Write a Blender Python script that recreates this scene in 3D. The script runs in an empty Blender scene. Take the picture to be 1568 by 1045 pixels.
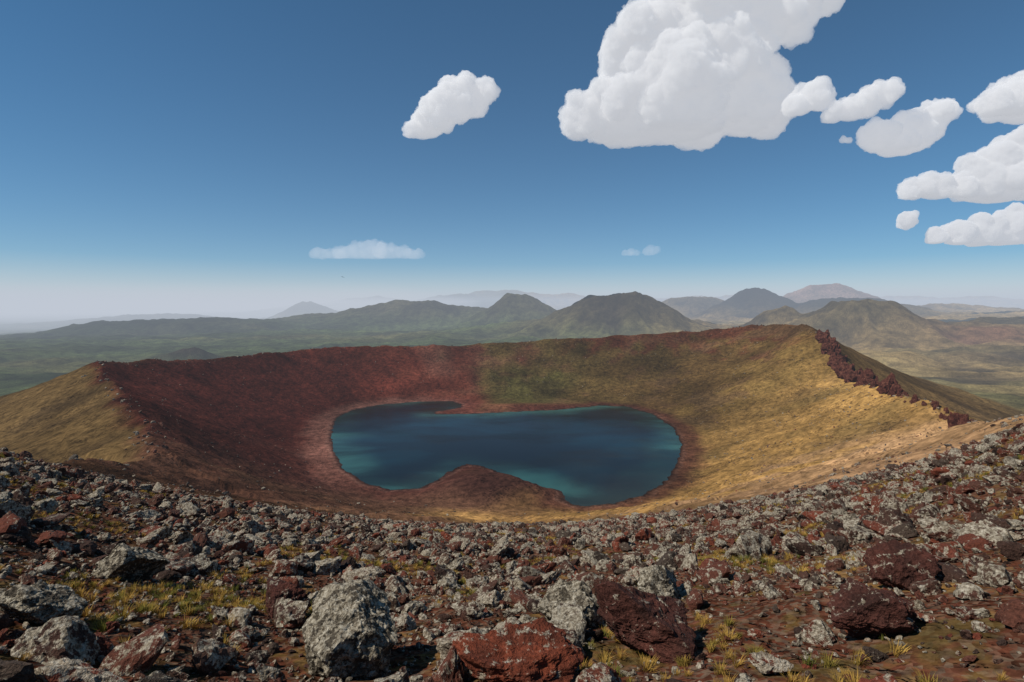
import bpy, math, random
import numpy as np
from mathutils import Vector
rng=np.random.default_rng(7); random.seed(7)
scene=bpy.context.scene
R=math.radians
# ---------------------------------------------------------------- noise
def _hash(ix,iy,iz,seed):
    h=(ix.astype(np.uint32)*np.uint32(374761393))^(iy.astype(np.uint32)*np.uint32(668265263))^(iz.astype(np.uint32)*np.uint32(2147483647-1013))
    h=h+np.uint32(seed*7919+13)
    h=(h^(h>>np.uint32(13)))*np.uint32(1274126177)
    h=(h^(h>>np.uint32(16)))*np.uint32(2246822519)
    return h^(h>>np.uint32(15))
_GA=np.arange(256)*(2*math.pi/256); _GC=np.cos(_GA); _GS=np.sin(_GA)
def noise2(x,y,seed=0):
    xi=np.floor(x); yi=np.floor(y); fx=x-xi; fy=y-yi
    xi=xi.astype(np.int64); yi=yi.astype(np.int64); z=np.full_like(xi,seed)
    u=fx*fx*fx*(fx*(fx*6-15)+10); v=fy*fy*fy*(fy*(fy*6-15)+10)
    def g(dx,dy):
        a=_hash(xi+dx,yi+dy,z,seed)&np.uint32(255)
        return _GC[a]*(fx-dx)+_GS[a]*(fy-dy)
    n0=g(0,0)*(1-u)+g(1,0)*u; n1=g(0,1)*(1-u)+g(1,1)*u
    return (n0*(1-v)+n1*v)*1.5
def fbm2(x,y,seed=0,oct=4,ridge=False):
    s=0;a=1.0;t=0
    for i in range(oct):
        n=noise2(x*2**i+17.3*i,y*2**i-9.1*i,seed+i)
        if ridge: n=1-2*np.abs(n)
        s=s+a*n;t+=a;a*=0.5
    return s/t
def noise3(p,seed=0):
    pi=np.floor(p); f=p-pi; pi=pi.astype(np.int64)
    w=f*f*f*(f*(f*6-15)+10); out=0
    for dx in (0,1):
        for dy in (0,1):
            for dz in (0,1):
                h=_hash(pi[:,0]+dx,pi[:,1]+dy,pi[:,2]+dz,seed)
                a=(h&np.uint32(0xffff)).astype(float)*(2*math.pi/65536); c=(h>>np.uint32(16)).astype(float)/32768-1
                s=np.sqrt(np.maximum(0,1-c*c))
                d=s*np.cos(a)*(f[:,0]-dx)+s*np.sin(a)*(f[:,1]-dy)+c*(f[:,2]-dz)
                wt=(w[:,0] if dx else 1-w[:,0])*(w[:,1] if dy else 1-w[:,1])*(w[:,2] if dz else 1-w[:,2])
                out=out+d*wt
    return out*1.5
def sst(a,b,x):
    t=np.clip((x-a)/(b-a),0,1); return t*t*(3-2*t)
# ---------------------------------------------------------------- crater survey (metres, lake level z=0)
CX,CY=-5.0,420.0
RIM=[(-89.3,415,98),(-80,380,93),(-69,321,77),(-47.2,272,52),(-20.9,253,47.6),(-6.6,260,45),(6,285,42),(12,300,45),(19.7,327,62),(28.8,373,81),
(36,420,80),(41,427,79.4),(48.8,425,71),(60,385,64),(72.2,357,59.8),(88,350,53),(101.6,347,48.5),(116,352,49),(128.3,357,50.6),(142,340,49),(154.5,326,48.6),(168,316,54),(180,308,59.5),
(190,275,57),(201.7,243,50),(214,234,48),(227.5,230,46),(245.4,264,52),(256,335,72),(261.3,364,84)]
BASIN=[(-6,145),(42,193),(53,208),(74,186),(103,185),(137,216),(159,186),(178,161),(201,138),(238,150),(261,143),(281,149),(293,153),(309,149),(332,139)]
def table(pts,cols,sig=2.5):
    a=np.array(pts,float); ang=a[:,0]%360; o=np.argsort(ang); a=a[o]; ang=ang[o]
    g=np.arange(0,360,0.5); res=[]
    k=np.exp(-0.5*((np.arange(-24,25)*0.5)/sig)**2); k/=k.sum()
    for c in cols:
        v=np.interp(g,ang,a[:,c],period=360)
        vv=np.concatenate([v[-24:],v,v[:24]]); res.append(np.convolve(vv,k,'valid'))
    return g,res
G,(T_R1,T_H1)=table(RIM,[1,2],2.2)
_,(T_RB,)=table(BASIN,[1],5)
def tl(t,phi): return np.interp(phi%360,G,t,period=360)
LAKE=np.array([(-138,425),(-148,459),(-158,500),(-154,538),(-136,567),(-99,586),(-65,590),(-51,567),(-54,550),(-72,533),(-76,524),(-70,517),(-39,519),(-2.5,528),(42,538),(90,563),(115,556),(131,515),(133,459),(123,405),(108,362),(89,321),(72,298),(52,283),(35,279),(27.5,285),(27,301),(13,312.5),(-5.5,333),(-18,349),(-29,354),(-36,343),(-43,321),(-52,306),(-66,304),(-83,315),(-102,340),(-124,386)],float)
def lake_sd(x,y):
    n=len(LAKE); best=np.full(x.shape,1e9); ins=np.zeros(x.shape,bool)
    for i in range(n):
        ax,ay=LAKE[i]; bx,by=LAKE[(i+1)%n]; dx,dy=bx-ax,by-ay
        t=np.clip(((x-ax)*dx+(y-ay)*dy)/(dx*dx+dy*dy),0,1)
        d=np.hypot(x-ax-t*dx,y-ay-t*dy); best=np.minimum(best,d)
        c=((ay>y)!=(by>y))&(x<(bx-ax)*(y-ay)/(by-ay+1e-9)+ax); ins^=c
    return np.where(ins,-best,best)
# hills: x,y,Rx,Ry,summit fraction,summit z
HILLS=[(-3150,5000,1100,700,.45,-20),(-2600,5300,700,600,.5,-35),(-1280,2200,150,150,.15,-62),
(-2150,6200,900,900,.1,10),(-1510,6000,1000,800,.15,85),(-1016,6000,900,700,.2,145),(-480,6100,800,700,.2,90),(39,5500,600,600,.14,212),
(734,4000,620,560,.3,172),(250,4300,600,500,.3,-30),(1300,4500,700,500,.3,-50),(3490,8000,760,800,.16,360),(6790,12000,1500,1300,.2,560),(3000,9300,1000,800,.3,230),
(4300,7200,900,800,.3,195),(1960,3100,470,450,.3,92),(2500,2900,600,420,.3,-25),(2900,3400,700,500,.3,-10),(1660,3500,330,300,.2,50),(-5540,15000,1100,1000,.08,250),
(-9000,14000,2500,2000,.2,-80),(7500,9500,1500,900,.2,110)]
def plateau(x,y):
    P=-120+95*sst(1500,5500,x)-230*sst(2500,9000,-x)
    return P
def terrain(x,y,full=False):
    dx=x-CX; dy=y-CY; r=np.hypot(dx,dy); phi=np.degrees(np.arctan2(dy,dx))
    D=np.hypot(x,y)
    wob=fbm2(x/45,y/45,5,3)
    r1=tl(T_R1,phi)+wob*7*sst(60,160,D); h1=tl(T_H1,phi)+fbm2(x/30,y/30,9,4)*3.0*sst(40,150,D); rb=tl(T_RB,phi)
    t=np.clip((r-rb)/(r1-rb),0,2)
    zin=h1*t**1.2
    gul=fbm2(phi/3.0,r/200,21,4)*np.clip(t*(1.2-t)*4,0,1)*2.8*sst(60,160,D)
    zin=zin+gul+fbm2(x/14,y/14,31,4)*1.3*np.clip(t*5,0,1)*sst(40,120,D)
    P=plateau(x,y)
    far=sst(500,2500,r)
    rough=fbm2(x/420,y/420,45,5,True)
    Pn=P+far*(fbm2(x/1800,y/1800,41,4)*40+rough*(28+18*sst(300,1500,x))*sst(700,2500,r))
    Pn=Pn+far*np.abs(fbm2(x/900,y/900,48,4))*55*sst(-1500,500,x)
    s=r-r1; L=(h1-P)/0.40
    zout=Pn+(h1-P)*np.exp(-s/L)+sst(60,300,s)*fbm2(x/160,y/160,49,4)*16
    zout=np.where(s<-80,1e3,zout)
    k=2.0
    m=np.minimum(zin,zout); diff=np.abs(zin-zout)
    z=m-k*0.25*np.maximum(0,1-diff/(4*k))**2
    hs=np.zeros_like(x)
    wx=fbm2(x/500,y/500,61,3)
    for i,(hx,hy,rx,ry,ft,zt) in enumerate(HILLS):
        near=(np.abs(x-hx)<2.2*rx)&(np.abs(y-hy)<2.2*ry)
        if not near.any(): continue
        xx=x[near]; yy=y[near]
        q=np.hypot((xx-hx)/rx,(yy-hy)/ry)
        P0=float(plateau(np.array(float(hx)),np.array(float(hy))))
        a=np.arctan2(yy-hy,xx-hx)
        qq=q*(1+0.16*wx[near]+0.10*noise2(a*3.2+i*7,q*1.2,70+i)+0.07*noise2(a*9+i*7,q*2,90+i)+0.04*noise2(a*22+i*7,q*3,190+i))
        c=np.clip((1.4-qq)/(1.4-ft),0,1)
        prof=c*c*(1.6-0.6*c)
        prof=prof-0.07*np.exp(-(qq/(ft*0.7))**2)
        hs[near]+=(np.maximum(prof,0)*(zt-P0))**4
    z=z+hs**0.25*sst(500,900,r)
    fr=sst(22000,38000,y)*sst(70000,50000,np.abs(x)+0*y)*sst(-26000,-9000,x)
    z=z+fr*np.maximum(0,350+fbm2(x/9000,y/9000,55,5)*1500+900*np.exp(-((x+2500)/9000)**2))*0.9
    core=r<260
    sd=np.full_like(x,500.0)
    if core.any():
        xs=x[core];ys=y[core]
        sdc=lake_sd(xs,ys)+fbm2(xs/9,ys/9,77,4)*3.4
        sd[core]=sdc
        zz=z[core]
        bed=np.where(sdc<0,np.maximum(sdc*0.12,-9),np.minimum(sdc,26)*0.045)
        mound=6.5*np.exp(-(((xs+6)/36)**2+((ys-305)/24)**2))+1.5*np.exp(-(((xs-10)/70)**2+((ys-556)/12)**2))
        zz=np.where(sdc>0,zz*sst(0,30,sdc)+bed+mound*sst(0,14,sdc),bed)
        z[core]=zz
    # standing ground near the viewpoint
    yp=np.where(y>0,y,0); u=x/(np.abs(y)+2)
    cs=np.where(x<0,.21,.27)
    zn=98.3-yp*(.362-cs*np.minimum(u*u,1.0))-0.08*np.where(y<0,-y,0)
    zn=zn+fbm2(x/7,y/7,80,3)*0.45*sst(1.5,8,D)+fbm2(x/1.3,y/1.3,84,4)*0.14
    w=sst(30,75,D)
    z=zn*(1-w)+z*w
    if full: return z,dict(r=r,phi=phi,t=t,s=s,sd=sd,D=D,r1=r1,hs=hs**.25,rough=rough)
    return z
def zat(x,y): return float(terrain(np.array([float(x)]),np.array([float(y)]))[0])
# ---------------------------------------------------------------- helpers
def mesh_obj(name,v,f,mat=None,smooth=True,cols=None):
    me=bpy.data.meshes.new(name)
    v=np.asarray(v,np.float32); f=np.asarray(f,np.int32)
    me.vertices.add(len(v)); me.vertices.foreach_set('co',v.ravel())
    k=f.shape[1]; me.loops.add(f.size); me.loops.foreach_set('vertex_index',f.ravel())
    me.polygons.add(len(f)); me.polygons.foreach_set('loop_start',np.arange(0,f.size,k,dtype=np.int32))
    me.polygons.foreach_set('use_smooth',np.full(len(f),smooth))
    me.update()
    if cols is not None:
        a=me.color_attributes.new('Col','FLOAT_COLOR','POINT')
        c=np.ones((len(v),4),np.float32); c[:,:cols.shape[1]]=cols; a.data.foreach_set('color',c.ravel())
    ob=bpy.data.objects.new(name,me); scene.collection.objects.link(ob)
    if mat: me.materials.append(mat)
    return ob
class NT:
    def __init__(s,name):
        s.m=bpy.data.materials.new(name); s.m.use_nodes=True; s.t=s.m.node_tree; s.t.nodes.clear()
        s.out=s.n('ShaderNodeOutputMaterial')
    def n(s,ty,**kw):
        nd=s.t.nodes.new(ty)
        for k,v in kw.items():
            if k.startswith('i_'):
                key=k[2:]; key=int(key) if key.isdigit() else key.replace('_',' ')
                nd.inputs[key].default_value=v
            else: setattr(nd,k,v)
        return nd
    def l(s,a,b): s.t.links.new(a,b)
    def noise(s,vec,scale,detail=4,rough=.55,dist=0,dim='3D'):
        nd=s.n('ShaderNodeTexNoise',noise_dimensions=dim,i_Scale=scale,i_Detail=detail,i_Roughness=rough,i_Distortion=dist); s.l(vec,nd.inputs['Vector']); return nd.outputs[0]
    def ramp(s,fac,stops):
        nd=s.n('ShaderNodeValToRGB'); cr=nd.color_ramp
        while len(cr.elements)<len(stops): cr.elements.new(0.5)
        for e,(p,c) in zip(cr.elements,stops):
            e.position=p; e.color=(c,c,c,1) if isinstance(c,(int,float)) else (*c,1)
        s.l(fac,nd.inputs[0]); return nd.outputs[0]
    def mix(s,f,a,b,mode='MIX'):
        nd=s.n('ShaderNodeMix',data_type='RGBA',blend_type=mode)
        for sock,val in ((nd.inputs[0],f),(nd.inputs[6],a),(nd.inputs[7],b)):
            if isinstance(val,(int,float)): sock.default_value=val
            elif isinstance(val,tuple): sock.default_value=(*val,1)
            else: s.l(val,sock)
        return nd.outputs[2]
    def math(s,op,a,b=0.0):
        nd=s.n('ShaderNodeMath',operation=op)
        for i,val in enumerate((a,b)):
            if isinstance(val,(int,float)): nd.inputs[i].default_value=val
            else: s.l(val,nd.inputs[i])
        return nd.outputs[0]
# ---------------------------------------------------------------- materials
def mat_ground(name,near_part):
    s=NT(name); geo=s.n('ShaderNodeNewGeometry'); P=geo.outputs['Position']
    at=s.n('ShaderNodeAttribute',attribute_name='Col'); col=at.outputs['Color']; near=at.outputs['Alpha']
    big=s.ramp(s.noise(P,.02,3,.6,0,'2D'),[(.3,.62),(.7,1.35)])
    c=s.mix(1,col,big,'MULTIPLY')
    if not near_part:
        huge=s.ramp(s.noise(P,.0022,6,.68,0,'2D'),[(.35,.5),(.65,1.45)])
        c=s.mix(.85,c,huge,'MULTIPLY')
    mid=s.ramp(s.noise(P,.22,5,.72,0,'2D'),[(.3,.4),(.5,1.0),(.7,1.6)])
    c=s.mix(.95,c,mid,'MULTIPLY')
    vor=s.n('ShaderNodeTexVoronoi',voronoi_dimensions='2D',i_Scale=.55); s.l(P,vor.inputs['Vector'])
    msk=s.ramp(vor.outputs['Distance'],[(.2,1.0),(.36,0.0)])
    dn=s.ramp(s.noise(P,.05,2,.7,0,'2D'),[(.42,0.0),(.62,.85)])
    c=s.mix(s.math('MULTIPLY',msk,dn),c,s.mix(1,c,(.36,.34,.36),'MULTIPLY'))
    h1=s.n('ShaderNodeBump',i_Strength=.9,i_Distance=1.6); s.l(s.noise(P,.22,5,.7,0,'2D'),h1.inputs['Height'])
    last=h1
    if near_part:
        v2=s.n('ShaderNodeTexVoronoi',voronoi_dimensions='2D',i_Scale=16); s.l(P,v2.inputs['Vector'])
        g=s.ramp(v2.outputs['Color'],[(.1,(.045,.017,.011)),(.45,(.12,.038,.022)),(.7,(.14,.095,.065)),(.95,(.07,.046,.037))])
        moss=s.ramp(s.noise(P,.9,4,.65,0,'2D'),[(.52,0.0),(.62,.75)])
        mc=s.ramp(s.noise(P,.5,2,.5,0,'2D'),[(.4,(.08,.062,.018)),(.6,(.24,.14,.042))])
        g=s.mix(moss,g,mc)
        g=s.mix(1,g,s.ramp(s.noise(P,5,4,.7,0,'2D'),[(.3,.4),(.65,1.2)]),'MULTIPLY')
        c=s.mix(s.math('MULTIPLY',near,.85),c,g)
        h2=s.n('ShaderNodeBump',i_Strength=.7,i_Distance=.035); s.l(s.math('ADD',v2.outputs['Distance'],s.noise(P,9,3,.7,0,'2D')),h2.inputs['Height']); s.l(h1.outputs[0],h2.inputs['Normal']); last=h2
    bs=s.n('ShaderNodeBsdfDiffuse'); s.l(c,bs.inputs['Color']); bs.inputs['Roughness'].default_value=.6
    s.l(last.outputs[0],bs.inputs['Normal']); s.l(bs.outputs[0],s.out.inputs[0]); return s.m
def mat_rock(name,kind=None):
    s=NT(name); tc=s.n('ShaderNodeTexCoord'); O=tc.outputs['Object']; oi=s.n('ShaderNodeObjectInfo'); rnd=oi.outputs['Random']
    geo=s.n('ShaderNodeNewGeometry'); P=geo.outputs['Position']
    if kind=='red': base=s.ramp(s.noise(O,3,2),[(.3,(.07,.021,.012)),(.7,(.18,.045,.022))])
    elif kind=='dark': base=s.ramp(s.noise(O,3,2),[(.3,(.04,.017,.013)),(.7,(.09,.031,.022))])
    elif kind=='lichen': base=s.ramp(s.noise(O,3,2),[(.3,(.045,.036,.027)),(.7,(.09,.075,.053))])
    else: base=s.ramp(rnd,[(0,(.035,.021,.016)),(.3,(.068,.034,.024)),(.55,(.09,.034,.022)),(.75,(.12,.035,.021)),(.86,(.15,.04,.022)),(.9,(.08,.046,.031)),(1,(.048,.037,.029))])
    n1=s.noise(P,8,5,.75); n2=s.noise(P,32,3,.7)
    base=s.mix(1,base,s.ramp(n2,[(.3,.5),(.7,1.45)]),'MULTIPLY')
    if kind in('red','dark'): thr=s.math('ADD',n1,-.09)
    elif kind=='lichen': thr=s.math('ADD',n1,.03)
    else:
        rr=s.n('ShaderNodeMapRange'); s.l(s.math('FRACT',s.math('MULTIPLY',rnd,7.31)),rr.inputs[0]); rr.inputs[3].default_value=-.12; rr.inputs[4].default_value=.1
        thr=s.math('ADD',n1,rr.outputs[0])
    sep=s.n('ShaderNodeSeparateXYZ'); s.l(geo.outputs['Normal'],sep.inputs[0])
    thr=s.math('ADD',thr,s.math('MULTIPLY',sep.outputs[2],.04))
    lich=s.ramp(thr,[(.51,0.0),(.56,1.0)])
    lc=s.ramp(s.noise(P,20,3,.75),[(.34,(.08,.062,.04)),(.5,(.27,.235,.175)),(.66,(.5,.46,.37))])
    c=s.mix(s.math('MULTIPLY',lich,.9),base,lc)
    bs=s.n('ShaderNodeBsdfPrincipled',i_Roughness=.9); bs.inputs['Specular IOR Level'].default_value=.15; s.l(c,bs.inputs['Base Color'])
    b=s.n('ShaderNodeBump',i_Strength=1,i_Distance=.035); s.l(s.math('ADD',n1,s.math('MULTIPLY',n2,.5)),b.inputs['Height']); s.l(b.outputs[0],bs.inputs['Normal'])
    s.l(bs.outputs[0],s.out.inputs[0]); return s.m
def mat_grass():
    s=NT('grass_mat'); oi=s.n('ShaderNodeObjectInfo')
    c=s.ramp(oi.outputs['Random'],[(0,(.33,.2,.05)),(.5,(.38,.24,.06)),(.8,(.16,.14,.03)),(1,(.1,.11,.025))])
    bs=s.n('ShaderNodeBsdfDiffuse'); s.l(c,bs.inputs['Color']); s.l(bs.outputs[0],s.out.inputs[0]); return s.m
def mat_water():
    s=NT('water_mat'); geo=s.n('ShaderNodeNewGeometry'); P=geo.outputs['Position']
    at=s.n('ShaderNodeAttribute',attribute_name='Col')
    mp=s.n('ShaderNodeMapping'); mp.inputs['Scale'].default_value=(.6,1.1,1); s.l(P,mp.inputs[0])
    nz=s.noise(mp.outputs[0],.013,4,.55,.6)
    c=s.mix(1,at.outputs['Color'],s.ramp(nz,[(.36,.25),(.5,.7),(.62,2.3)]),'MULTIPLY')
    bs=s.n('ShaderNodeBsdfPrincipled',i_Roughness=.1,i_IOR=1.3); s.l(c,bs.inputs['Base Color'])
    bs.inputs['Specular IOR Level'].default_value=.1; bs.inputs['Specular Tint'].default_value=(.7,.95,.95,1)
    s.l(s.ramp(s.noise(mp.outputs[0],.02,3),[(.4,.03),(.62,.22)]),bs.inputs['Roughness'])
    b=s.n('ShaderNodeBump',i_Strength=.3,i_Distance=.15); s.l(s.noise(P,.8,4,.6),b.inputs['Height']); s.l(b.outputs[0],bs.inputs['Normal'])
    s.l(bs.outputs[0],s.out.inputs[0]); return s.m
def mat_cloud(name,dens,em):
    s=NT(name)
    v=s.n('ShaderNodeVolumeScatter'); v.inputs['Color'].default_value=(1,1,1,1); v.inputs['Density'].default_value=dens; v.inputs['Anisotropy'].default_value=.0
    e=s.n('ShaderNodeEmission'); e.inputs[0].default_value=(.92,.94,1,1); e.inputs[1].default_value=dens*em  # added glow stands in for light scattered many times inside the cloud
    ad=s.n('ShaderNodeAddShader'); s.l(v.outputs[0],ad.inputs[0]); s.l(e.outputs[0],ad.inputs[1]); s.l(ad.outputs[0],s.out.inputs['Volume'])
    return s.m
M_near=mat_ground('near_ground_mat',True); M_ground=mat_ground('ground_mat',False); M_rock=mat_rock('rock_mat'); M_grass=mat_grass(); M_water=mat_water()
M_cloud=mat_cloud('cloud_mat',.02,.31); M_cloudsm=mat_cloud('small_cloud_mat',.027,.33); M_cloudfar=mat_cloud('far_cloud_mat',.0011,.42)
# ---------------------------------------------------------------- terrain sheet
front=np.arange(-50,50.01,.15)
back=np.arange(51.5,309,2.5)
az=np.radians(np.concatenate([front,back])); na=len(az)
rad=np.concatenate([[0.0],np.geomspace(.5,30,190),np.geomspace(30.4,900,380),np.geomspace(910,16000,320),np.geomspace(16400,70000,45)]); nr=len(rad)
A,RR=np.meshgrid(az,rad); X=(np.sin(A)*RR).ravel(); Y=(np.cos(A)*RR).ravel()
Z,I=terrain(X,Y,True)
C=np.array
PAL=[(-100,(.1,.052,.028)),(-88,(.19,.105,.04)),(-70,(.35,.2,.066)),(-45,(.34,.197,.064)),(0,(.28,.164,.053)),(25,(.185,.115,.036)),(42,(.145,.085,.029)),(60,(.13,.082,.027)),(78,(.115,.079,.026)),(90,(.1,.063,.024)),(98,(.1,.036,.021)),(105,(.11,.031,.018)),(130,(.105,.025,.015)),(160,(.085,.02,.013)),(195,(.07,.018,.012)),(225,(.07,.024,.016)),(248,(.085,.04,.024))]
def palette(phi):
    a=np.array([[p[0]%360,*p[1]] for p in PAL]); a=a[np.argsort(a[:,0])]
    return np.stack([np.interp(phi%360,a[:,0],a[:,i],period=360) for i in (1,2,3)],1)
phn=I['phi']+fbm2(X/50,Y/50,101,4)*24*sst(50,200,I['D'])
col=palette(phn)
def blend(col,c,w): return col*(1-w[:,None])+np.asarray(c)*w[:,None]
t=I['t']; ph=I['phi']; n1=fbm2(X/25,Y/25,103,4); n2=fbm2(X/70,Y/70,107,4)
angw=lambda a,b,f:(sst(a-f,a+f,ph)*(1-sst(b-f,b+f,ph)))
col=blend(col,(.14,.038,.022),angw(28,75,6)*sst(.66,.92,t+n1*.5)*.8)
col=blend(col,(.15,.068,.042),angw(10,98,10)*sst(.05,.45,n2+n1*.5)*.55)
col=blend(col,(.068,.066,.018),angw(72,97,4)*(1-sst(.25,.55,t+n1*.3))*.7)
col=blend(col,(.16,.08,.055),angw(104,111,2)*sst(.3,.5,t)*.35)
col=blend(col,(.12,.085,.034),angw(-60,60,10)*sst(.05,.45,n2+n1*.4)*.5)
col=blend(col,(.26,.16,.1),angw(-85,-38,8)*sst(.3,.6,t+n1*.5)*.6)
# outer slopes & plateau
out=sst(-2,10,I['s']+n1*8)
oc=np.tile(C((.13,.08,.031)),(len(X),1))
oc=blend(oc,(.06,.038,.019),sst(-.1,.4,n2+.4*n1)*.65)
far=sst(150,700,I['s'])
rt=sst(200,1600,X)
green=blend(np.tile(C((.062,.08,.027)),(len(X),1)),(.24,.165,.075),rt*.9)
green=blend(green,(.14,.115,.05),sst(-.1,.5,fbm2(X/1100,Y/1100,111,5))*.6)
green=blend(green,(.03,.038,.018),sst(.0,.35,fbm2(X/500,Y/500,117,5))*.7*(1-.35*rt))
green=blend(green,(.056,.045,.026),sst(15,220,I['hs'])*.72)
green=blend(green,(.032,.026,.018),sst(.38,.05,I['rough'])*.75*sst(-600,600,X))
oc=oc*(1-far[:,None])+green*far[:,None]
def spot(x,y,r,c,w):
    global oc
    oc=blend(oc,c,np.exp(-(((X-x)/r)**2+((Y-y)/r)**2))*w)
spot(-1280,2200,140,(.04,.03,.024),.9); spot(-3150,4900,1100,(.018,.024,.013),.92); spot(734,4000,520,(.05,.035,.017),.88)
spot(2330,2700,260,(.15,.06,.042),.7); spot(1960,3050,380,(.06,.047,.022),.8); spot(3490,8000,900,(.004,.006,.008),1.0); spot(4300,7200,900,(.006,.008,.009),1.0); spot(6790,12000,1600,(.19,.11,.09),.85)  # the two near-black hills: cloud shadow painted into the ground colour
spot(2900,3300,500,(.022,.022,.016),.85); spot(1750,2000,220,(.04,.03,.02),.7); spot(2300,2200,260,(.05,.03,.022),.6); spot(1300,1500,130,(.05,.035,.022),.6)  # dark patches: shadowed slopes painted into the ground colour
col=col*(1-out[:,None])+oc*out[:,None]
col=blend(col,(.08,.034,.022),angw(150,212,6)*np.exp(-(I['s']/9)**2)*.6)
# shore
sd=I['sd']
lw_=sst(-60,-130,X)
col=blend(col,(.1,.034,.024),(1-sst(7,24,sd+n1*12))*(sd>-3)*.85)
col=blend(col,(.17,.078,.057),(1-sst(10,30,sd+n1*12))*(sd>-3)*.7*lw_)
col=blend(col,(.042,.017,.013),np.clip(1.15*np.exp(-(((X+6)/48)**2+((Y-306)/34)**2)),0,.95)*(sd>0))
col=blend(col,(.14,.044,.03),np.exp(-(((X-20)/80)**2+((Y-550)/16)**2))*.8*(sd>0))
col=blend(col,(.18,.1,.075),np.exp(-((sd-3.5)/1.0)**2)*.35)
col=blend(col,(.02,.013,.012),np.exp(-((sd-.3)/1.6)**2)*.9)
col=blend(col,(.12,.09,.06),(sd<-2)*.8)
nearm=1-sst(45,110,I['D']+fbm2(X/15,Y/15,121,3)*25)
col=blend(col,(.105,.055,.034),nearm*.9)
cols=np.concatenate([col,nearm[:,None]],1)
idx=np.arange(nr*na).reshape(nr,na); a0=idx[:-1]; b0=idx[1:]
F=np.stack([a0,np.roll(a0,-1,1),np.roll(b0,-1,1),b0],-1).reshape(-1,4)[:, ::-1]
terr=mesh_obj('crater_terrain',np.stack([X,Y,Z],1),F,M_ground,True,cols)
terr.data.materials.append(M_near)
mi=np.repeat((rad[:-1]<150).astype(np.int32),na); terr.data.polygons.foreach_set('material_index',mi)
# ---------------------------------------------------------------- crater lake
gx=np.arange(-185,160,2.5); gy=np.arange(265,605,2.5); wx_,wy_=np.meshgrid(gx,gy); wsd=lake_sd(wx_.ravel(),wy_.ravel())
ii=np.arange(wx_.size).reshape(wx_.shape)
WF=np.stack([ii[:-1,:-1],ii[:-1,1:],ii[1:,1:],ii[1:,:-1]],-1).reshape(-1,4)
WF=WF[wsd[WF[:,0]]<9]
dep=sst(0,-30,wsd+fbm2(wx_.ravel()/40,wy_.ravel()/40,171,3)*16)
wcol=C((.011,.04,.037))*(1-dep[:,None])+C((.0004,.0065,.010))*dep[:,None]
mesh_obj('crater_lake_water',np.stack([wx_.ravel(),wy_.ravel(),np.zeros(wx_.size)],1),WF,M_water,True,wcol)
# ---------------------------------------------------------------- rocks
import bmesh
def ico(sub):
    bm=bmesh.new(); bmesh.ops.create_icosphere(bm,subdivisions=sub,radius=1); v=np.array([q.co[:] for q in bm.verts]); f=np.array([[q.index for q in p.verts] for p in bm.faces]); bm.free(); return v,f
def rock_geo(seed,sub=4,planes=14,sq=(1,.85,.7),amp=.1):
    g=np.random.default_rng(seed); v,f=ico(sub)
    n=g.normal(size=(planes,3)); n/=np.linalg.norm(n,axis=1)[:,None]; d=g.uniform(.5,.95,planes)
    dots=v@n.T; rr=np.where(dots>.05,d/np.maximum(dots,.05),9).min(1); rr=np.minimum(rr,1.2)
    rr=rr*(1+amp*noise3(v*1.7+seed,seed)+amp*.7*noise3(v*4+seed,seed+1)+amp*.35*noise3(v*9,seed+2)+amp*.22*noise3(v*19,seed+3))
    v=v*rr[:,None]*np.array(sq); return v,f
lib=bpy.data.collections.new('rock_shapes')
for k in range(10):
    v,f=rock_geo(100+k,4 if k<6 else 3,9+k,(1,random.uniform(.7,.95),random.uniform(.6,.95)),.17)
    o=mesh_obj('rock_%02d'%k,v*.54,f,M_rock,False); scene.collection.objects.unlink(o); lib.objects.link(o)
glib=bpy.data.collections.new('tuft_shapes')
for k in range(4):
    vs=[];fs=[]
    for b in range(70):
        a=random.uniform(0,6.28); r0=random.uniform(0,.3); bx,by=math.cos(a)*r0,math.sin(a)*r0
        h=random.uniform(.4,1); ln=random.uniform(.1,.55); a2=a+random.uniform(-.6,.6); w=.016
        px,py=-math.sin(a2)*w,math.cos(a2)*w
        n=len(vs)
        vs+=[(bx-px,by-py,-.05),(bx+px,by+py,-.05),(bx+math.cos(a2)*ln*.4+px*.7,by+math.sin(a2)*ln*.4+py*.7,h*.6),(bx+math.cos(a2)*ln*.4-px*.7,by+math.sin(a2)*ln*.4-py*.7,h*.6),(bx+math.cos(a2)*ln,by+math.sin(a2)*ln,h)]
        fs+=[(n,n+1,n+2),(n,n+2,n+3),(n+3,n+2,n+4)]
    o=mesh_obj('tuft_%02d'%k,vs,fs,M_grass,False); scene.collection.objects.unlink(o); glib.objects.link(o)
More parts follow.
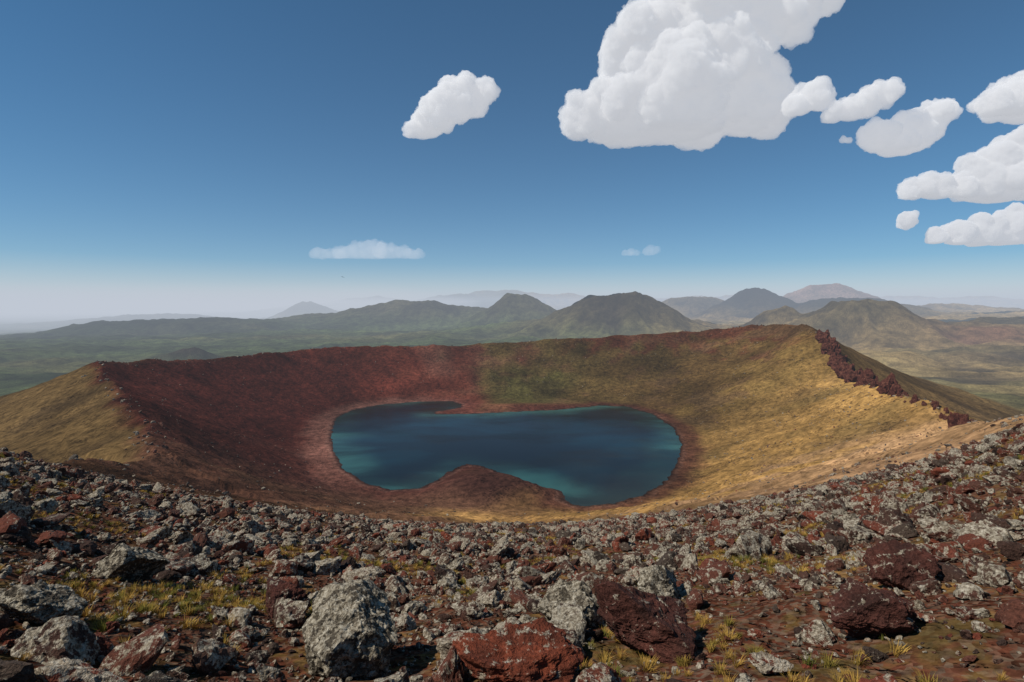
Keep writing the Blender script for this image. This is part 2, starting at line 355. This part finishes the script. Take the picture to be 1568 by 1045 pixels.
def scatter(name,pts,rot,scl,coll):
    n=len(pts); me=bpy.data.meshes.new(name); me.vertices.add(n); me.vertices.foreach_set('co',np.asarray(pts,np.float32).ravel())
    for nm,arr in (('rot',rot),('scl',scl)):
        a=me.attributes.new(nm,'FLOAT_VECTOR','POINT'); a.data.foreach_set('vector',np.asarray(arr,np.float32).ravel())
    a=me.attributes.new('idx','INT','POINT'); a.data.foreach_set('value',rng.integers(0,len(coll.objects),n).astype(np.int32))
    ob=bpy.data.objects.new(name,me); scene.collection.objects.link(ob)
    ng=bpy.data.node_groups.new(name+'_nodes','GeometryNodeTree'); ng.interface.new_socket('Geometry',in_out='INPUT',socket_type='NodeSocketGeometry'); ng.interface.new_socket('Geometry',in_out='OUTPUT',socket_type='NodeSocketGeometry')
    N=ng.nodes; gi=N.new('NodeGroupInput'); go=N.new('NodeGroupOutput'); ci=N.new('GeometryNodeCollectionInfo'); ci.inputs['Collection'].default_value=coll; ci.inputs['Separate Children'].default_value=True; ci.inputs['Reset Children'].default_value=True
    ip=N.new('GeometryNodeInstanceOnPoints'); ip.inputs['Pick Instance'].default_value=True
    def attr(nm,ty):
        q=N.new('GeometryNodeInputNamedAttribute'); q.data_type=ty; q.inputs['Name'].default_value=nm; return q.outputs['Attribute']
    e=N.new('FunctionNodeEulerToRotation'); L=ng.links
    L.new(gi.outputs[0],ip.inputs['Points']); L.new(ci.outputs[0],ip.inputs['Instance']); L.new(attr('idx','INT'),ip.inputs['Instance Index'])
    L.new(attr('rot','FLOAT_VECTOR'),e.inputs[0]); L.new(e.outputs[0],ip.inputs['Rotation']); L.new(attr('scl','FLOAT_VECTOR'),ip.inputs['Scale']); L.new(ip.outputs[0],go.inputs[0])
    m=ob.modifiers.new('scatter','NODES'); m.node_group=ng; return ob
def field(n,y0,y1,s0,s1,pw=2.0,um=1.12):
    y=np.sqrt(rng.uniform(y0*y0,y1*y1,n)); x=rng.uniform(-um,um,n)*(y+1.5)
    s=s0*(s1/s0)**(rng.random(n)**pw); return x,y,s
BOULDERS=[('lichen_boulder',-1.72,6.1,1.05,.98,'lichen',3),('dark_red_boulder',1.42,6.1,1.0,.8,'dark',11),('orange_red_boulder',.0,5.15,.95,.42,'red',19),
('dark_red_boulder',3.6,5.6,.6,.5,'dark',23),('lichen_boulder',.75,7.4,.7,.6,'lichen',29),('lichen_boulder',-5.1,6.0,.6,.5,'lichen',31),('dark_red_boulder',-3.2,7.9,.7,.5,'dark',37),('lichen_boulder',2.2,8.3,.7,.55,'lichen',41),('dark_red_boulder',4.9,7.0,.6,.5,'dark',43),('lichen_boulder',-6.4,9.2,.95,.75,'lichen',47)]
gmask=lambda x,y: fbm2(x/3.2,y/3.2,151,3)+.12*(x<-1)*(x>-6)*(y<8)
parts=[field(27000,4,66,.16,.65,1.4),field(18000,3,30,.07,.2,1.2),field(12000,2.5,12,.03,.08,1),field(1400,7,62,.5,.95,1.5)]
x=np.concatenate([p[0] for p in parts]);y=np.concatenate([p[1] for p in parts]);s=np.concatenate([p[2] for p in parts])
dens=fbm2(x/4.5,y/4.5,131,3); keep=(dens+rng.normal(0,.2,len(x))>-.22)
keep&=(s<.12)|(gmask(x,y)<.27)
for b in BOULDERS: keep&=(np.hypot(x-b[1],y-b[2])>b[3]*.62)|(s<.1)
x,y,s=x[keep],y[keep],s[keep]
def rots(n): return np.stack([rng.normal(0,.35,n),rng.normal(0,.35,n),rng.uniform(0,6.28,n)],1)
def mk(x,y,s,sink=.1):
    z=terrain(x,y); n=len(x); sc=np.stack([s*rng.uniform(.8,1.3,n),s*rng.uniform(.75,1.15,n),s*rng.uniform(.65,1.2,n)],1)
    return np.stack([x,y,z+s*sink],1),rots(n),sc
p,r_,sc=mk(x,y,s,.16)
n=16000; ang=rng.uniform(0,360,n); tt=rng.random(n)**.7; rbv=tl(T_RB,ang); r1v=tl(T_R1,ang); rr=rbv+(r1v-rbv)*(tt*1.04)
wx2=CX+np.cos(np.radians(ang))*rr; wy2=CY+np.sin(np.radians(ang))*rr; ok=(np.hypot(wx2,wy2)>64)&(fbm2(wx2/30,wy2/30,141,3)+rng.normal(0,.2,n)>.02)&(((ang<95)|(ang>250))|(rng.random(n)<.25))
wx2,wy2=wx2[ok],wy2[ok]; s2=.3*(1.6/.3)**(rng.random(len(wx2))**2.6); p2,r2,sc2=mk(wx2,wy2,s2,.05)
n=900; ang=rng.uniform(0,360,n); rr=tl(T_R1,ang)+rng.normal(0,4,n); wx3=CX+np.cos(np.radians(ang))*rr; wy3=CY+np.sin(np.radians(ang))*rr; ok=np.hypot(wx3,wy3)>70; wx3,wy3=wx3[ok],wy3[ok]
p3,r3,sc3=mk(wx3,wy3,.5*(2.4/.5)**(rng.random(len(wx3))**2.2),.15)
n=7000; y4=rng.uniform(55,130,n); x4=y4*rng.uniform(-1.1,1.1,n); s4=.3*(1.2/.3)**(rng.random(n)**2); w4=(fbm2(x4/12,y4/12,161,3)+rng.normal(0,.2,n)>.0)&((np.abs(x4)>.5*y4)|(y4<80))
p4,r4,sc4=mk(x4[w4],y4[w4],s4[w4],.12)
scatter('volcanic_rocks',np.concatenate([p,p2,p3,p4]),np.concatenate([r_,r2,r3,r4]),np.concatenate([sc,sc2,sc3,sc4]),lib)
x,y,s=field(26000,3.5,34,.06,.14,1); k=gmask(x,y)+rng.normal(0,.07,len(x))>.18; x,y,s=x[k],y[k],s[k]; z=terrain(x,y)
scatter('dry_grass_tufts',np.stack([x,y,z],1),np.stack([rng.normal(0,.15,len(x)),rng.normal(0,.15,len(x)),rng.uniform(0,6.28,len(x))],1),np.stack([s*1.6,s*1.6,s],1),glib)
for nm,bx,by,w,h,kind,seed in BOULDERS:
    v,f=rock_geo(seed,6,13,(1,.85,1),.15); v*=w*.6; v[:,2]*=h*1.15/(v[:,2].max()-v[:,2].min())
    v+=np.array([bx,by,zat(bx,by)+h*.38]); mm=bpy.data.materials.get('boulder_'+kind) or mat_rock('boulder_'+kind,kind)
    mesh_obj(nm,v,f,mm,False)
# red rocky outcrops on the right rim
s=NT('outcrop_mat'); M_out=s.m; g=s.n('ShaderNodeNewGeometry'); P=g.outputs['Position']
c=s.ramp(s.noise(P,.5,5,.7),[(.3,(.02,.009,.008)),(.5,(.075,.025,.018)),(.7,(.17,.075,.048))])
bs=s.n('ShaderNodeBsdfDiffuse'); s.l(c,bs.inputs[0]); b=s.n('ShaderNodeBump',i_Strength=1,i_Distance=.6); s.l(s.noise(P,1.0,5,.7),b.inputs['Height']); s.l(b.outputs[0],bs.inputs['Normal']); s.l(bs.outputs[0],s.out.inputs[0])
def outcrop(angs,rad_off,hs,tall=.95,name='rim_rock_outcrop'):
    V=[];FF=[];n=0
    for a,ro,h in zip(angs,rad_off,hs):
        rr=float(tl(T_R1,np.array(a)))+ro; ox=CX+math.cos(R(a))*rr; oy=CY+math.sin(R(a))*rr
        v,f=rock_geo(int(abs(a)*13)+7,4,12,(1,1,1.0),.34); v*=np.array([h*.75,h*1.0,h*tall]); v+=np.array([ox,oy,zat(ox,oy)+h*.2]); V.append(v);FF.append(f+n);n+=len(v)
    mesh_obj(name,np.concatenate(V),np.concatenate(FF),M_out,False)
def crags(centres,k,h0,h1,wd,sp,tall=1.2):
    a=[];o=[];h=[]
    for c_,hm in centres:
        for i in range(k):
            da=rng.normal(0,wd); a.append(c_+da); o.append(-2+rng.normal(0,sp)); h.append((h0+(h1-h0)*rng.random())*hm*math.exp(-(da/wd)**2*.35))
    outcrop(a,o,h,tall)
crags([(24,.8),(22.4,1.1),(20.2,.8),(18.4,1.3),(16,.9),(13.8,1.3),(11.5,1.0),(9,1.4),(6.4,1.0),(4.2,1.2)],9,2.4,7.0,.7,2.2)
crags([(0,.9),(-2.6,1.25),(-5,.8)],9,2.0,6.0,.7,2.2); crags([(-10.5,.9),(-13,1.2),(-16,1.35),(-18.5,.9),(-21,.7)],8,1.7,5.2,.8,1.8)
crags([(-26,.8),(-30,.6),(-34,.9),(-37,.7)],6,1.0,3.0,.8,1.5)
outcrop(np.array([-41,-41.8,-42.6,-43.5,-44.2,-45,-42.9,-43.2]),rng.normal(0,1.2,8),[1.6,2.4,3.2,4.0,2.6,1.6,3.8,3],1.5)
# ---------------------------------------------------------------- clouds (scattering volumes with added glow)
from mathutils import Matrix
def cloud(name,d,lobes,mat,seed,vox=90,puff=1.0):
    g=np.random.default_rng(seed); bm=bmesh.new()
    L=[]
    for (cx,cz,r) in lobes:
        r=r*1.1; L.append((cx,d+g.normal(0,r*.35),cz,r*.9))
        for k in range(int(11*puff)):
            a=g.uniform(0,6.28); e=g.uniform(-.35,1.2); rs=r*g.uniform(.14,.38)
            L.append((cx+math.cos(a)*math.cos(e)*r*.88,d+math.sin(a)*math.cos(e)*r*.88,cz+math.sin(e)*r*.88,rs))
    for (a,b,c,r) in L: bmesh.ops.create_icosphere(bm,subdivisions=3,radius=r,matrix=Matrix.Translation((a,b,c)))
    me=bpy.data.meshes.new('tmp'); bm.to_mesh(me); bm.free()
    xs=[q[0] for q in L]; size=max(max(xs)-min(xs),200)+2*max(q[3] for q in L)*.6
    def remesh(me,vs,it):
        o=bpy.data.objects.new('tmp',me); scene.collection.objects.link(o)
        m=o.modifiers.new('r','REMESH'); m.mode='VOXEL'; m.voxel_size=vs
        if it: m2=o.modifiers.new('s','SMOOTH'); m2.iterations=it; m2.factor=.5
        dg=bpy.context.evaluated_depsgraph_get(); em=bpy.data.meshes.new_from_object(o.evaluated_get(dg)); bpy.data.objects.remove(o); return em
    rm=np.mean([q[2] for q in lobes])
    def disp(em,layers):
        nv=len(em.vertices); co=np.empty(nv*3,np.float32); em.vertices.foreach_get('co',co); co=co.reshape(-1,3).astype(float)
        for sc,am,bil in layers:
            nn=np.empty(nv*3,np.float32); em.vertex_normals.foreach_get('vector',nn); nn=nn.reshape(-1,3)
            q=noise3(co/sc+seed*3.7,seed+int(bil)); b=(1-2.2*np.abs(q)) if bil else q*1.3
            co=co+nn*(b*am*rm)[:,None]
            em.vertices.foreach_set('co',co.astype(np.float32).ravel()); em.update()
        return co
    em=remesh(me,size/vox,3); disp(em,((rm*1.5,.25,0),(rm*.7,.24,0),(rm*.36,.16,1)))
    em=remesh(em,size/vox/1.2,0); disp(em,((rm*.2,.14,1),(rm*.12,.09,0)))
    em=remesh(em,size/vox/1.5,1); disp(em,((rm*.08,.07,1),))
    em=remesh(em,size/vox/1.8,0); co=disp(em,((rm*.04,.03,0),))
    base=min(q[1]-q[2]*.55 for q in lobes)
    lo=co[:,2]<base; co[lo,2]=base+(co[lo,2]-base)*.3
    em.vertices.foreach_set('co',co.astype(np.float32).ravel()); em.polygons.foreach_set('use_smooth',np.ones(len(em.polygons),bool)); em.update()
    em.materials.clear(); em.materials.append(mat); em.name=name
    ob=bpy.data.objects.new(name,em); scene.collection.objects.link(ob); return ob
cloud('cumulus_cloud',4000,[(540,1460,120),(720,1500,180),(900,1620,260),(1000,1900,290),(1150,1620,340),(1250,2050,330),(1400,1700,340),(1500,2150,330),(1600,1820,280),(1750,2200,270),(1900,2330,220),(2080,2400,160),(2260,2440,110),(1780,1600,200),(1250,1420,160),(1640,1520,170),(2330,2330,60),(2000,2080,90),(1000,1440,140)],M_cloud,1,180)
cloud('cumulus_cloud',3500,[(1830,1390,60),(1900,1430,85),(1760,1350,60),(1985,1400,45)],M_cloudsm,12,70)
cloud('cumulus_cloud',3830,[(-690,1320,60),(-590,1370,100),(-480,1430,125),(-370,1500,125),(-270,1550,100),(-185,1590,70)],M_cloudsm,2,100)
cloud('cumulus_cloud',3430,[(2020,1300,55),(2110,1330,70),(2210,1370,75),(2300,1410,70),(2350,1440,45)],M_cloudsm,3,90)
cloud('cumulus_cloud',4330,[(2860,1420,115),(3000,1380,125),(3140,1470,135),(3270,1560,115),(3370,1620,65)],M_cloudsm,4,100)
cloud('cumulus_cloud',3450,[(2990,1340,75),(3100,1380,110),(3250,1400,140)],M_cloudsm,5,80)
cloud('cumulus_cloud',6030,[(4420,1350,120),(4600,1380,130),(4850,1360,120),(5050,1440,210),(5300,1550,290),(5600,1650,330)],M_cloud,6,120)
cloud('cumulus_cloud',10470,[(8000,1400,140),(8400,1470,210),(8900,1470,290),(9400,1550,350),(9900,1570,360),(7500,1780,120)],M_cloud,8,120)
cloud('cumulus_cloud',4100,[(2440,1330,26),(2480,1325,22)],M_cloudsm,9,40)
fl=[(-4500+i*140+random.uniform(-40,40),1300+random.uniform(-15,15)+90*math.exp(-((i-9)/5)**2),110+90*math.exp(-((i-9)/5)**2)) for i in range(18)]
cloud('distant_cloud_bank',12750,fl,M_cloudfar,10,140)
cloud('distant_cloud_bank',12750,[(2600,1330,70),(2720,1350,90),(2840,1340,70),(3100,1370,90),(3200,1400,110),(3300,1400,80)],M_cloudfar,14,80)
# ---------------------------------------------------------------- bird
def bird(x,y,z,w):
    v=[(0,.35,0),(.06,.1,.05),(-.06,.1,.05),(0,.05,-.07),(0,-.3,0),(.09,-.45,.01),(-.09,-.45,.01),(.5,.12,.17),(.5,-.06,.15),(1,-.12,.06),(-.5,.12,.17),(-.5,-.06,.15),(-1,-.12,.06),(.05,-.1,.03),(-.05,-.1,.03)]
    f=[(0,1,3),(0,3,2),(0,2,1),(1,4,3),(2,3,4),(1,2,4),(4,5,6),(1,7,8),(1,8,13),(7,9,8),(2,11,10),(2,14,11),(10,11,12)]
    s=NT('bird_mat'); b=s.n('ShaderNodeBsdfDiffuse'); b.inputs[0].default_value=(.02,.017,.015,1); s.l(b.outputs[0],s.out.inputs[0])
    m=np.array(Matrix.Rotation(R(35),3,'X')@Matrix.Rotation(R(25),3,'Y'))
    mesh_obj('soaring_bird',(np.array(v)*w/2)@m.T+np.array([x,y,z]),f,s.m,False)
bird(-30.5,100,105.4,.75)
# ---------------------------------------------------------------- haze: absorbing air layers over the land, emission standing in for airlight
def box(name,x0,x1,y0,y1,z0,z1,mat):
    v=[(x,y,z) for x in(x0,x1) for y in(y0,y1) for z in(z0,z1)]
    f=[(0,1,3,2),(4,6,7,5),(0,4,5,1),(2,3,7,6),(0,2,6,4),(1,5,7,3)]
    return mesh_obj(name,v,f,mat,False)
def haze(name,dens,x0,x1,y0,y1,z0,z1,c):
    s=NT(name+'_mat')
    ab=s.n('ShaderNodeVolumeAbsorption'); ab.inputs['Color'].default_value=(.06,.03,0,1); ab.inputs['Density'].default_value=dens
    em=s.n('ShaderNodeEmission'); em.inputs[0].default_value=(*c,1); em.inputs[1].default_value=dens
    ad=s.n('ShaderNodeAddShader'); s.l(ab.outputs[0],ad.inputs[0]); s.l(em.outputs[0],ad.inputs[1]); s.l(ad.outputs[0],s.out.inputs['Volume'])
    box(name,x0,x1,y0,y1,z0,z1,s.m)
haze('haze_air',5.0e-5,-80000,80000,-5000,80000,-600,560,(.44,.51,.62))
haze('thin_haze_air',1.4e-5,-85000,85000,-6000,85000,-650,2100,(.56,.62,.72))
haze('valley_haze_air',5e-5,-78000,-1500,6500,78000,-590,400,(.58,.63,.70))
# ---------------------------------------------------------------- light
el=48; sunv=Vector((-.9,-.3,0)).normalized()*math.cos(R(el))+Vector((0,0,math.sin(R(el))))
sl=bpy.data.lights.new('sun','SUN'); sl.energy=5.0; sl.angle=R(.5); sl.color=(1,.93,.82)
so=bpy.data.objects.new('sun',sl); so.rotation_euler=sunv.to_track_quat('Z','Y').to_euler(); scene.collection.objects.link(so)
w=bpy.data.worlds.new('World'); scene.world=w; w.use_nodes=True; nt=w.node_tree; nt.nodes.clear()
sky=nt.nodes.new('ShaderNodeTexSky'); sky.sky_type='NISHITA'; sky.sun_disc=False; sky.sun_elevation=R(el); sky.sun_rotation=math.atan2(sunv.x,sunv.y); sky.altitude=2500; sky.air_density=1.0; sky.dust_density=.5; sky.ozone_density=3
hs=nt.nodes.new('ShaderNodeHueSaturation'); hs.inputs['Hue'].default_value=.49; hs.inputs['Saturation'].default_value=2.0; hs.inputs['Value'].default_value=1.1
bg=nt.nodes.new('ShaderNodeBackground'); bg.inputs[1].default_value=.07; wo=nt.nodes.new('ShaderNodeOutputWorld')
nt.links.new(sky.outputs[0],hs.inputs['Color']); nt.links.new(hs.outputs[0],bg.inputs[0]); nt.links.new(bg.outputs[0],wo.inputs[0])
# ---------------------------------------------------------------- camera
cam=bpy.data.cameras.new('camera'); cam.lens=36*850/1568; cam.sensor_width=36; cam.shift_y=-52/1568; cam.clip_start=.1; cam.clip_end=200000
co=bpy.data.objects.new('camera',cam); co.location=(0,0,100); co.rotation_euler=(R(90),0,0); scene.collection.objects.link(co); scene.camera=co
scene.view_settings.view_transform='Standard'
try: scene.view_settings.look='None'
except: pass
